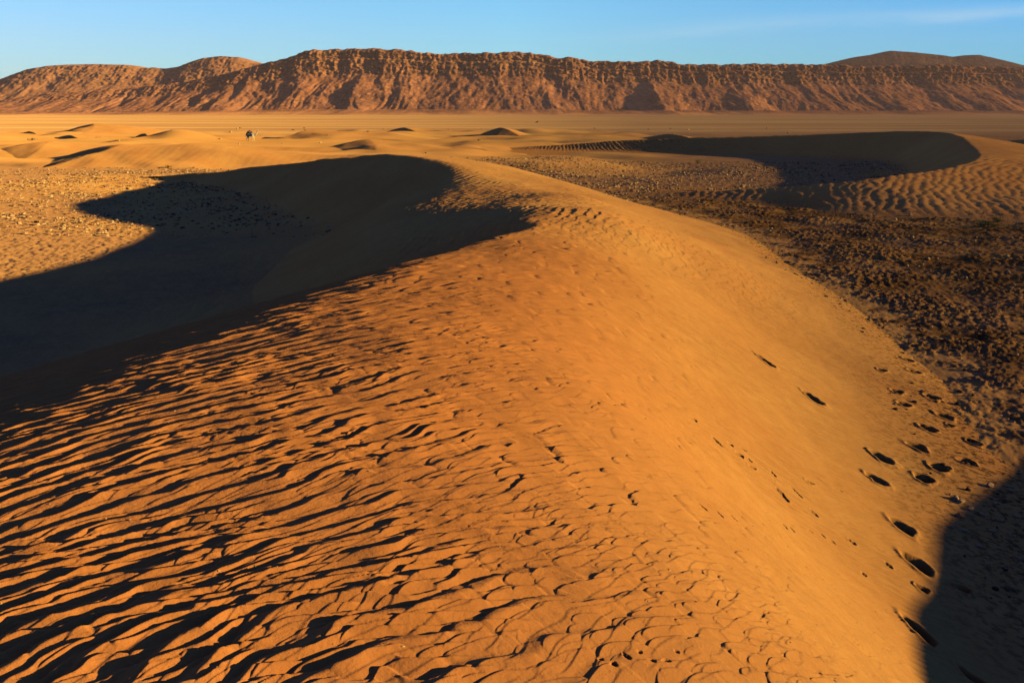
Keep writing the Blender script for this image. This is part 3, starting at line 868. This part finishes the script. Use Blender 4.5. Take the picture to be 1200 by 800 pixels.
mid_p = scatter(40000, -8, 62, 56, 102, 1, .03, .16)
left_p = scatter(52000, -75, -6, 40, 90, 2, .03, .15)
right_p = scatter(26000, 5, 40, 4, 58, 0, .015, .075, maxdune=.3)
near_p = scatter(2500, 4.5, 13, 3, 18, None, .010, .035, maxdune=.12)
for nm, P, L in (('middle', mid_p, 'stones beyond the foreground dune'), ('left', left_p, 'stones on the left plain'), ('right', right_p, 'stones on the dark ground at right')):
    k = rng.uniform(0, 1, len(P))
    fr = (.45, .85) if nm != 'right' else (.12, .45)
    gravel('gravel', P[k < fr[0]], M_STONE_PALE, 'pale small ' + L)
    gravel('gravel', P[(k >= fr[0]) & (k < fr[1])], M_STONE_BROWN, 'brown small ' + L)
    gravel('gravel', P[k >= fr[1]], M_STONE_DARK, 'dark small ' + L)
gravel('gravel', near_p, M_STONE_BROWN, 'fine brown gravel in the shaded lower right corner')
# loose grit lying on the dune
gp = np.c_[rng.uniform(-4, 4, 260), rng.uniform(2.2, 15, 260)]
gzz = main_surface(gp[:, 0], gp[:, 1])[0]
gravel('gravel', np.c_[gp, gzz, rng.uniform(.003, .009, 260)], M_STONE_PALE, 'pale grit specks scattered over the rippled dune')

# bigger single stones
stone_meshes = []
for i in range(8):
    me_o = make_obj('stone', stone_verts(IV2, rng), IF2, M_STONE_PALE if i < 5 else M_STONE_BROWN, smooth=False)
    stone_meshes.append(me_o.data); bpy.data.objects.remove(me_o)
def stone(x, y, z, s, label, group=None, k=0):
    o = bpy.data.objects.new('stone', stone_meshes[k]); COL.objects.link(o)
    o.location = (x, y, z + s * .2); o.scale = (s, s, s); o.rotation_euler = (0, 0, rng.uniform(0, 6.28))
    tag(o, label, 'stone', group)
def stones(n, pool, smin_, smax_, label, group, minpx=0):
    idx = rng.permutation(len(pool)); c = 0
    for i in idx:
        x, y, z, _ = pool[i]
        u, v = visible(x, y, z)
        if not (5 < u < 1195 and 140 < v < 795): continue
        stone(x + rng.uniform(-.3, .3), y + rng.uniform(-.3, .3), z, rng.uniform(smin_, smax_), label, group, int(rng.integers(0, 8)))
        c += 1
        if c >= n: break
stones(70, scatter(1500, -4, 40, 60, 92, 1, .1, .2), .12, .24, 'pale sunlit stone among the gravel between the two big dunes', 'pale stones between the two big dunes')
stones(70, scatter(1500, -50, -12, 55, 84, 2, .1, .2), .10, .20, 'pale sunlit stone on the gravel left of the dune shadow', 'pale stones left of the dune shadow')
stones(60, scatter(1500, 8, 26, 14, 50, 0, .1, .2, maxdune=.2), .05, .12, 'small stone on the dark rough ground right of the dune', 'stones on the dark rough ground')
stones(26, scatter(3000, -120, 90, 118, 300, 4, .1, .2), .22, .5, 'dark stone scattered far out on the open plain', 'stones on the far plain')
stones(22, scatter(1500, -110, -5, 100, 190, 3, .1, .2), .15, .35, 'stone lying on the yellow sand sheet at left', 'stones on the yellow sand sheet')
for (px, py, s) in [(1125, 588, .06), (1137, 597, .045), (1152, 604, .05), (1168, 590, .05), (1185, 575, .06), (1172, 610, .045), (1183, 627, .05), (1116, 618, .04), (1128, 622, .05), (1160, 570, .06), (1147, 640, .04), (1190, 605, .05),
                    (1120, 585, .07), (1162, 622, .04), (1193, 655, .05), (1175, 665, .04), (1155, 662, .04), (1188, 690, .05)]:
    x, y, z = hit(px, py)
    stone(x, y, max(z, 0), s, 'pale stone lying in the shade at the lower right edge', 'pale stones in the lower right shade', int(rng.integers(0, 5)))

# ------------------------------------------------------------------ camel
def skin_mesh(name, joints, edges, mat, parent=None, sub=2):
    me = bpy.data.meshes.new(name)
    me.from_pydata([j[:3] for j in joints], edges, [])
    o = bpy.data.objects.new(name, me); COL.objects.link(o)
    mod = o.modifiers.new('skin', 'SKIN'); mod.use_smooth_shade = True
    for i, j in enumerate(joints):
        r = j[3]; me.skin_vertices[0].data[i].radius = (r, j[4] if len(j) > 4 else r)
    me.skin_vertices[0].data[0].use_root = True
    s = o.modifiers.new('sub', 'SUBSURF'); s.levels = sub; s.render_levels = sub
    dg = bpy.context.evaluated_depsgraph_get(); dg.update()
    m2 = bpy.data.meshes.new_from_object(o.evaluated_get(dg))
    bpy.data.objects.remove(o); bpy.data.meshes.remove(me)
    m2.materials.clear(); m2.materials.append(mat)
    n = bpy.data.objects.new(name, m2); COL.objects.link(n)
    if parent: n.parent = parent
    return n

M_CAMEL = plain_material('camel_coat', (0.80, 0.66, 0.46), (0.72, 0.55, 0.36), 8.0)
M_CLOTH = plain_material('saddle_cloth', (0.15, 0.075, 0.05), (0.22, 0.11, 0.07), 12.0)

def camel(px, py, rz, label):
    x, y, _ = at_z(px, py, .2)
    z = float(ground_z(np.array([x]), np.array([y]), False)[0])
    J = [(0, 0, 1.28, .34, .40), (.45, 0, 1.30, .33, .38), (.78, 0, 1.32, .22, .26), (-.45, 0, 1.30, .30, .36), (-.75, 0, 1.32, .20, .25),       # 0-4 trunk
         (-.05, 0, 1.66, .20, .16), (-.05, 0, 1.88, .07, .07),                                                                                # 5-6 hump
         (1.02, 0, 1.22, .15, .17), (1.25, 0, 1.30, .11, .12), (1.42, 0, 1.58, .09, .10), (1.50, 0, 1.88, .085, .09), (1.60, 0, 2.02, .10, .11), (1.80, 0, 1.98, .075, .08), (1.93, 0, 1.92, .05, .055)]  # 7-13 neck and head
    E = [(0, 1), (1, 2), (0, 3), (3, 4), (0, 5), (5, 6), (2, 7), (7, 8), (8, 9), (9, 10), (10, 11), (11, 12), (12, 13)]
    for sx, base in ((.58, 1), (-.62, 3)):
        for sy in (-1, 1):
            k = len(J); off = .06 * sy
            if sx > 0: J += [(sx, .20 * sy, 1.08, .13), (sx + .02, .20 * sy, .62, .075), (sx - .02 + off, .20 * sy, .30, .05), (sx + off, .20 * sy, .05, .065)]
            else: J += [(sx + .02, .20 * sy, 1.08, .17), (sx + .14, .20 * sy, .80, .10), (sx - .08 + off, .20 * sy, .52, .06), (sx + .02 + off, .20 * sy, .05, .065)]
            E += [(base, k), (k, k + 1), (k + 1, k + 2), (k + 2, k + 3)]
    k = len(J); J += [(-.98, 0, 1.10, .035), (-1.02, 0, .78, .02)]; E += [(4, k), (k, k + 1)]
    for sy in (-1, 1):
        k = len(J); J += [(1.54, .10 * sy, 2.12, .03)]; E += [(11, k)]
    body = skin_mesh('camel', J, E, M_CAMEL)
    body.location = (x, y, z); body.rotation_euler = (0, 0, rz)
    tag(body, label, 'camel')
    # saddle blanket hanging over the flanks
    n = 14; rows = []
    for xx in np.linspace(-.66, -.30, 9):
        hump = .36 * math.exp(-((xx + .05) / .26) ** 2)
        for a in np.linspace(-1, 1, n):
            th = a * 1.75
            rows.append((xx, sin(th) * .47, 1.28 + cos(th) * (.46 + hump * max(0, cos(th)) ** 2)))
    V = np.array(rows)
    V2 = V.copy(); V2[:, 1] *= .95; V2[:, 2] = 1.28 + (V2[:, 2] - 1.28) * .95
    fc = grid_faces(9, n)
    cl = make_obj('saddle_blanket', np.vstack([V, V2]), np.vstack([fc, fc[:, ::-1] + len(V)]), M_CLOTH, parent=body)
    pk = make_obj('saddle', *saddle_geo(), M_CLOTH, smooth=False, parent=body)

def saddle_geo():
    vs = []; fs = []
    def box(c, s):
        k = len(vs)
        for dx in (-1, 1):
            for dy in (-1, 1):
                for dz in (-1, 1):
                    vs.append((c[0] + dx * s[0] * (1 - .15 * (dz > 0)), c[1] + dy * s[1] * (1 - .2 * (dz > 0)), c[2] + dz * s[2]))
        fs.extend([(k + a, k + b, k + c_, k + d) for a, b, c_, d in ((0, 1, 3, 2), (4, 6, 7, 5), (0, 4, 5, 1), (2, 3, 7, 6), (0, 2, 6, 4), (1, 5, 7, 3))])
    box((.28, 0, 1.80), (.06, .28, .16)); box((-.42, 0, 1.80), (.06, .28, .16)); box((-.06, 0, 2.02), (.16, .16, .10))
    return np.array(vs), np.array(fs)

camel(294, 166.0, radians(-12), 'pale camel with a dark saddle blanket standing on the far yellow sand')

# ------------------------------------------------------------------ desert plants
M_LEAF_G = plain_material('green_leaf', (0.065, 0.11, 0.025), (0.10, 0.13, 0.04), 20.0)
M_LEAF_P = plain_material('dry_leaf', (0.34, 0.26, 0.10), (0.24, 0.18, 0.07), 20.0)
M_LEAF_D = plain_material('dark_leaf', (0.045, 0.05, 0.022), (0.07, 0.065, 0.03), 20.0)
M_TWIG = plain_material('twig_bark', (0.12, 0.07, 0.04), (0.08, 0.05, 0.03), 20.0)

def shrub(x, y, z, r, h, mat, label, group=None, nleaf=420, seed=0):
    q = np.random.default_rng(seed + 900)
    root = bpy.data.objects.new('desert_shrub', None); COL.objects.link(root); root.location = (x, y, z)
    tag(root, label, 'shrub', group)
    tv, tf, lv, lf = [], [], [], []
    for k in range(16):
        a = q.uniform(0, 6.28); tilt = q.uniform(.1, 1.0); ln = h * q.uniform(.7, 1.1)
        p0 = np.array([cos(a) * .04 * r, sin(a) * .04 * r, -.03]); d = np.array([cos(a) * r * tilt, sin(a) * r * tilt, ln])
        side = np.array([-sin(a), cos(a), 0])
        nrm = np.cross(d, side); nrm /= np.linalg.norm(nrm) + 1e-9
        prev = None
        for i in range(5):
            t = i / 4.0; c = p0 + d * t + np.array([0, 0, -.25 * h * tilt * t * t]) + q.normal(0, .03 * r, 3) * (t > 0)
            w = .03 * r * (1 - .8 * t)
            ring = [c + side * w, c + nrm * w, c - side * w, c - nrm * w]
            b = len(tv); tv.extend(ring)
            if prev is not None:
                for m in range(4): tf.append((prev + m, prev + (m + 1) % 4, b + (m + 1) % 4, b + m))
            prev = b
            if t > .3:
                for _ in range(nleaf // 64):
                    cc = c + q.normal(0, .13 * r, 3); cc[2] = max(cc[2], .01)
                    u = q.normal(0, 1, 3); u /= np.linalg.norm(u); w2 = np.cross(u, q.normal(0, 1, 3)); w2 /= np.linalg.norm(w2)
                    s = r * q.uniform(.05, .11); b2 = len(lv)
                    lv.extend([cc - u * s, cc + w2 * s * .45, cc + u * s, cc - w2 * s * .45]); lf.append((b2, b2 + 1, b2 + 2, b2 + 3))
    make_obj('stem', np.array(tv), np.array(tf), M_TWIG, parent=root)
    make_obj('foliage', np.array(lv), np.array(lf), mat, smooth=False, parent=root)

def shrub_at(px, py, r, h, mat, label, group=None, zc=0.0, seed=0):
    x, y, _ = at_z(px, py, zc)
    z = float(surf_z(np.array([x]), np.array([y]))[0][0])
    shrub(x, y, z, r, h, mat, label, group, seed=seed)

for i, (px, py, r) in enumerate([(1151, 265, .42), (1158, 262, .30), (1168, 260, .40), (1163, 266, .28), (1132, 268, .25)]):
    lb = 'low green plant tuft on dark ground below the rippled right dune' if i < 4 else 'dry straw coloured tuft left of the green plants at right'
    shrub_at(px, py, r, r * .7, M_LEAF_G if i < 4 else M_LEAF_P, lb, 'green tufts below the right dune' if i < 4 else None, seed=i)
shrub_at(818, 191, .55, .5, M_LEAF_P, 'dry pale bush at the foot of the wide shadowed dune', seed=10)
shrub_at(116, 162, .9, .9, M_LEAF_D, 'small dark bush on the yellow sand at far left', zc=.3, seed=11)
shrub_at(36, 164, .9, .6, M_LEAF_P, 'pale dry bush on yellow sand near the left edge', zc=.3, seed=12)
shrub_at(629, 144, 1.1, .8, M_LEAF_D, 'lone dark bush far out on the plain before the mesa', seed=13)
shrub_at(197, 198, .35, .35, M_LEAF_D, 'tiny dark bush at the tip of the dune shadow', seed=14)

# ------------------------------------------------------------------ world, sun, camera
world = bpy.data.worlds.new('World'); scene.world = world; world.use_nodes = True
nt = world.node_tree; nt.nodes.clear()
sky = node(nt, 'ShaderNodeTexSky', sky_type='NISHITA', sun_disc=False)
sky.sun_elevation = radians(SUN_EL); sky.sun_rotation = radians(90 + SUN_AZ_BACK)
sky.altitude = 900; sky.air_density = 1.0; sky.dust_density = .6; sky.ozone_density = 2.0
tc = node(nt, 'ShaderNodeTexCoord')
sep = node(nt, 'ShaderNodeSeparateXYZ'); link(nt, tc.outputs['Generated'], sep.inputs[0])
tint = node(nt, 'ShaderNodeMix', data_type='RGBA', blend_type='MULTIPLY'); tint.inputs[0].default_value = 1.0
link(nt, sky.outputs['Color'], tint.inputs[6]); tint.inputs[7].default_value = (1.0, 1.31, 1.80, 1)
# sky dimmed and tinted with height, shaped to set shadow darkness and hue
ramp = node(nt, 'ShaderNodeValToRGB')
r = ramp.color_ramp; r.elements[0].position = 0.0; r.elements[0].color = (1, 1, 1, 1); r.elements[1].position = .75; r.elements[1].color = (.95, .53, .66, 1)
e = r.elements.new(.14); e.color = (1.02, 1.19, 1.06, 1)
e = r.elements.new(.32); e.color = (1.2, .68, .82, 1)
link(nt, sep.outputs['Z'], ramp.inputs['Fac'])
m2 = node(nt, 'ShaderNodeMix', data_type='RGBA', blend_type='MULTIPLY'); m2.inputs[0].default_value = 1.0
side = node(nt, 'ShaderNodeMapRange'); side.inputs['From Min'].default_value = -.55; side.inputs['From Max'].default_value = .55
link(nt, sep.outputs['X'], side.inputs['Value'])
sr = node(nt, 'ShaderNodeValToRGB'); cr = sr.color_ramp
cr.elements[0].position = .05; cr.elements[0].color = (.88, 1.0, 1.13, 1); cr.elements[1].position = 1.0; cr.elements[1].color = (.20, .74, 1.08, 1)
ce = cr.elements.new(.5); ce.color = (.78, 1.18, 1.32, 1)
link(nt, side.outputs['Result'], sr.inputs['Fac']); sidec = sr.outputs['Color']
m1 = node(nt, 'ShaderNodeMix', data_type='RGBA', blend_type='MULTIPLY'); m1.inputs[0].default_value = 1.0
link(nt, tint.outputs[2], m1.inputs[6]); link(nt, sidec, m1.inputs[7])
back = node(nt, 'ShaderNodeMapRange'); back.inputs['From Min'].default_value = -.4; back.inputs['From Max'].default_value = .5  # sky behind the camera dimmed to keep shaded slopes dark
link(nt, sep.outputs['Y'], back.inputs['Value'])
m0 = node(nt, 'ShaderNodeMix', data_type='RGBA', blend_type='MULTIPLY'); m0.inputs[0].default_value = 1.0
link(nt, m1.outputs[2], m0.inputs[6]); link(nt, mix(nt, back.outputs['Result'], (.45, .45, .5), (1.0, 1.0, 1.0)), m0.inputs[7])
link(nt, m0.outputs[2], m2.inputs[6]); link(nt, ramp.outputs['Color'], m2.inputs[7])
# thin cirrus streak low in the right of the sky
def band(center_az, az_w, el0, slope, el_w):
    azn = node(nt, 'ShaderNodeMath', operation='ARCTAN2'); link(nt, sep.outputs['X'], azn.inputs[0]); link(nt, sep.outputs['Y'], azn.inputs[1])
    a = math_n(nt, 'SUBTRACT', azn.outputs[0], center_az)
    asin = node(nt, 'ShaderNodeMath', operation='ARCSINE'); link(nt, sep.outputs['Z'], asin.inputs[0])
    mp = node(nt, 'ShaderNodeMapping'); mp.inputs['Scale'].default_value = (5, 5, 34); link(nt, tc.outputs['Generated'], mp.inputs['Vector'])
    nz = node(nt, 'ShaderNodeTexNoise', Scale=1.6, Detail=6.0, Roughness=.6); link(nt, mp.outputs['Vector'], nz.inputs['Vector'])
    wob = math_n(nt, 'MULTIPLY', math_n(nt, 'SUBTRACT', nz.outputs['Fac'], .5), .016)
    e1 = math_n(nt, 'SUBTRACT', math_n(nt, 'ADD', asin.outputs[0], wob), math_n(nt, 'ADD', math_n(nt, 'MULTIPLY', a, slope), el0))
    ge = math_n(nt, 'DIVIDE', e1, el_w); ge = math_n(nt, 'EXPONENT', math_n(nt, 'MULTIPLY', math_n(nt, 'MULTIPLY', ge, ge), -1.0), 0)
    ga = math_n(nt, 'DIVIDE', a, az_w); ga = math_n(nt, 'EXPONENT', math_n(nt, 'MULTIPLY', math_n(nt, 'MULTIPLY', ga, ga), -1.0), 0)
    k = math_n(nt, 'MULTIPLY', ge, ga)
    k = math_n(nt, 'MULTIPLY', k, math_n(nt, 'ADD', math_n(nt, 'MULTIPLY', nz.outputs['Fac'], 1.2), -.1))
    return k
def px_az(px, py): 
    p = at_y(px, py, 1000.0); return math.atan2(p[0], 1000.0), math.asin((p[2] - H) / math.sqrt(p[0] ** 2 + 1e6 + (p[2] - H) ** 2))
a0, e0 = px_az(960, 26); a1, e1_ = px_az(1190, 15)
ac, ec = px_az(1130, 17)
cl1 = band(ac, .20, ec, (e1_ - e0) / (a1 - a0), .0065)
bc, be = px_az(800, 38)
cl2 = band(bc, .10, be, .08, .006)
cloud = math_n(nt, 'ADD', cl1, math_n(nt, 'MULTIPLY', cl2, .45))
m3 = node(nt, 'ShaderNodeMix', data_type='RGBA'); link(nt, math_n(nt, 'MULTIPLY', cloud, .42), m3.inputs[0]); link(nt, m2.outputs[2], m3.inputs[6])
m3.inputs[7].default_value = (6.0, 7.2, 7.6, 1)
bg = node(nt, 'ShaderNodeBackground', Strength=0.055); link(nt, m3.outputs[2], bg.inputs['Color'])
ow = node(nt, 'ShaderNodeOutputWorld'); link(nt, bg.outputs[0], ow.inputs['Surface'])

from mathutils import Vector
sl = bpy.data.lights.new('sun', 'SUN'); sl.energy = 5.0; sl.angle = radians(.55); sl.color = (1.0, .77, .24)
so = bpy.data.objects.new('sun', sl); COL.objects.link(so)
so.rotation_euler = Vector(-sunv).to_track_quat('-Z', 'Y').to_euler()

cam = bpy.data.cameras.new('camera'); co = bpy.data.objects.new('camera', cam); COL.objects.link(co)
cam.sensor_fit = 'HORIZONTAL'; cam.sensor_width = 36.0; cam.lens = 36.0 * F / 1200.0
cam.clip_start = .05; cam.clip_end = 40000
co.location = (0, 0, H); co.rotation_euler = (math.pi / 2 - PITCH, 0, 0)
scene.camera = co

# thin dry haze over the plain
hm = bpy.data.materials.new('haze_air'); hm.use_nodes = True
hn = hm.node_tree; hn.nodes.clear()
pv = node(hn, 'ShaderNodeVolumePrincipled', Density=0.00005); pv.inputs['Color'].default_value = (1.0, .69, .80, 1)
oh = node(hn, 'ShaderNodeOutputMaterial'); link(hn, pv.outputs[0], oh.inputs['Volume'])
hx, hz0, hz1 = 3600.0, -4.0, 300.0
hv = np.array([(sx * hx, sy * hx, z) for z in (hz0, hz1) for sx, sy in ((-1, -1), (1, -1), (1, 1), (-1, 1))])
hf = np.array([(0, 3, 2, 1), (4, 5, 6, 7), (0, 1, 5, 4), (1, 2, 6, 5), (2, 3, 7, 6), (3, 0, 4, 7)])
ho = make_obj('haze', hv, hf, hm, smooth=False); tag(ho, 'thin pale haze over the desert plain', kind='stuff')
scene.cycles.volume_bounces = 0

vs = scene.view_settings
vs.view_transform = 'Standard'; vs.look = 'None'; vs.exposure = 1.12; vs.gamma = 1.0; vs.use_curve_mapping = False
scene.cycles.max_bounces = 4; scene.cycles.diffuse_bounces = 0
scene.cycles.use_denoising = True
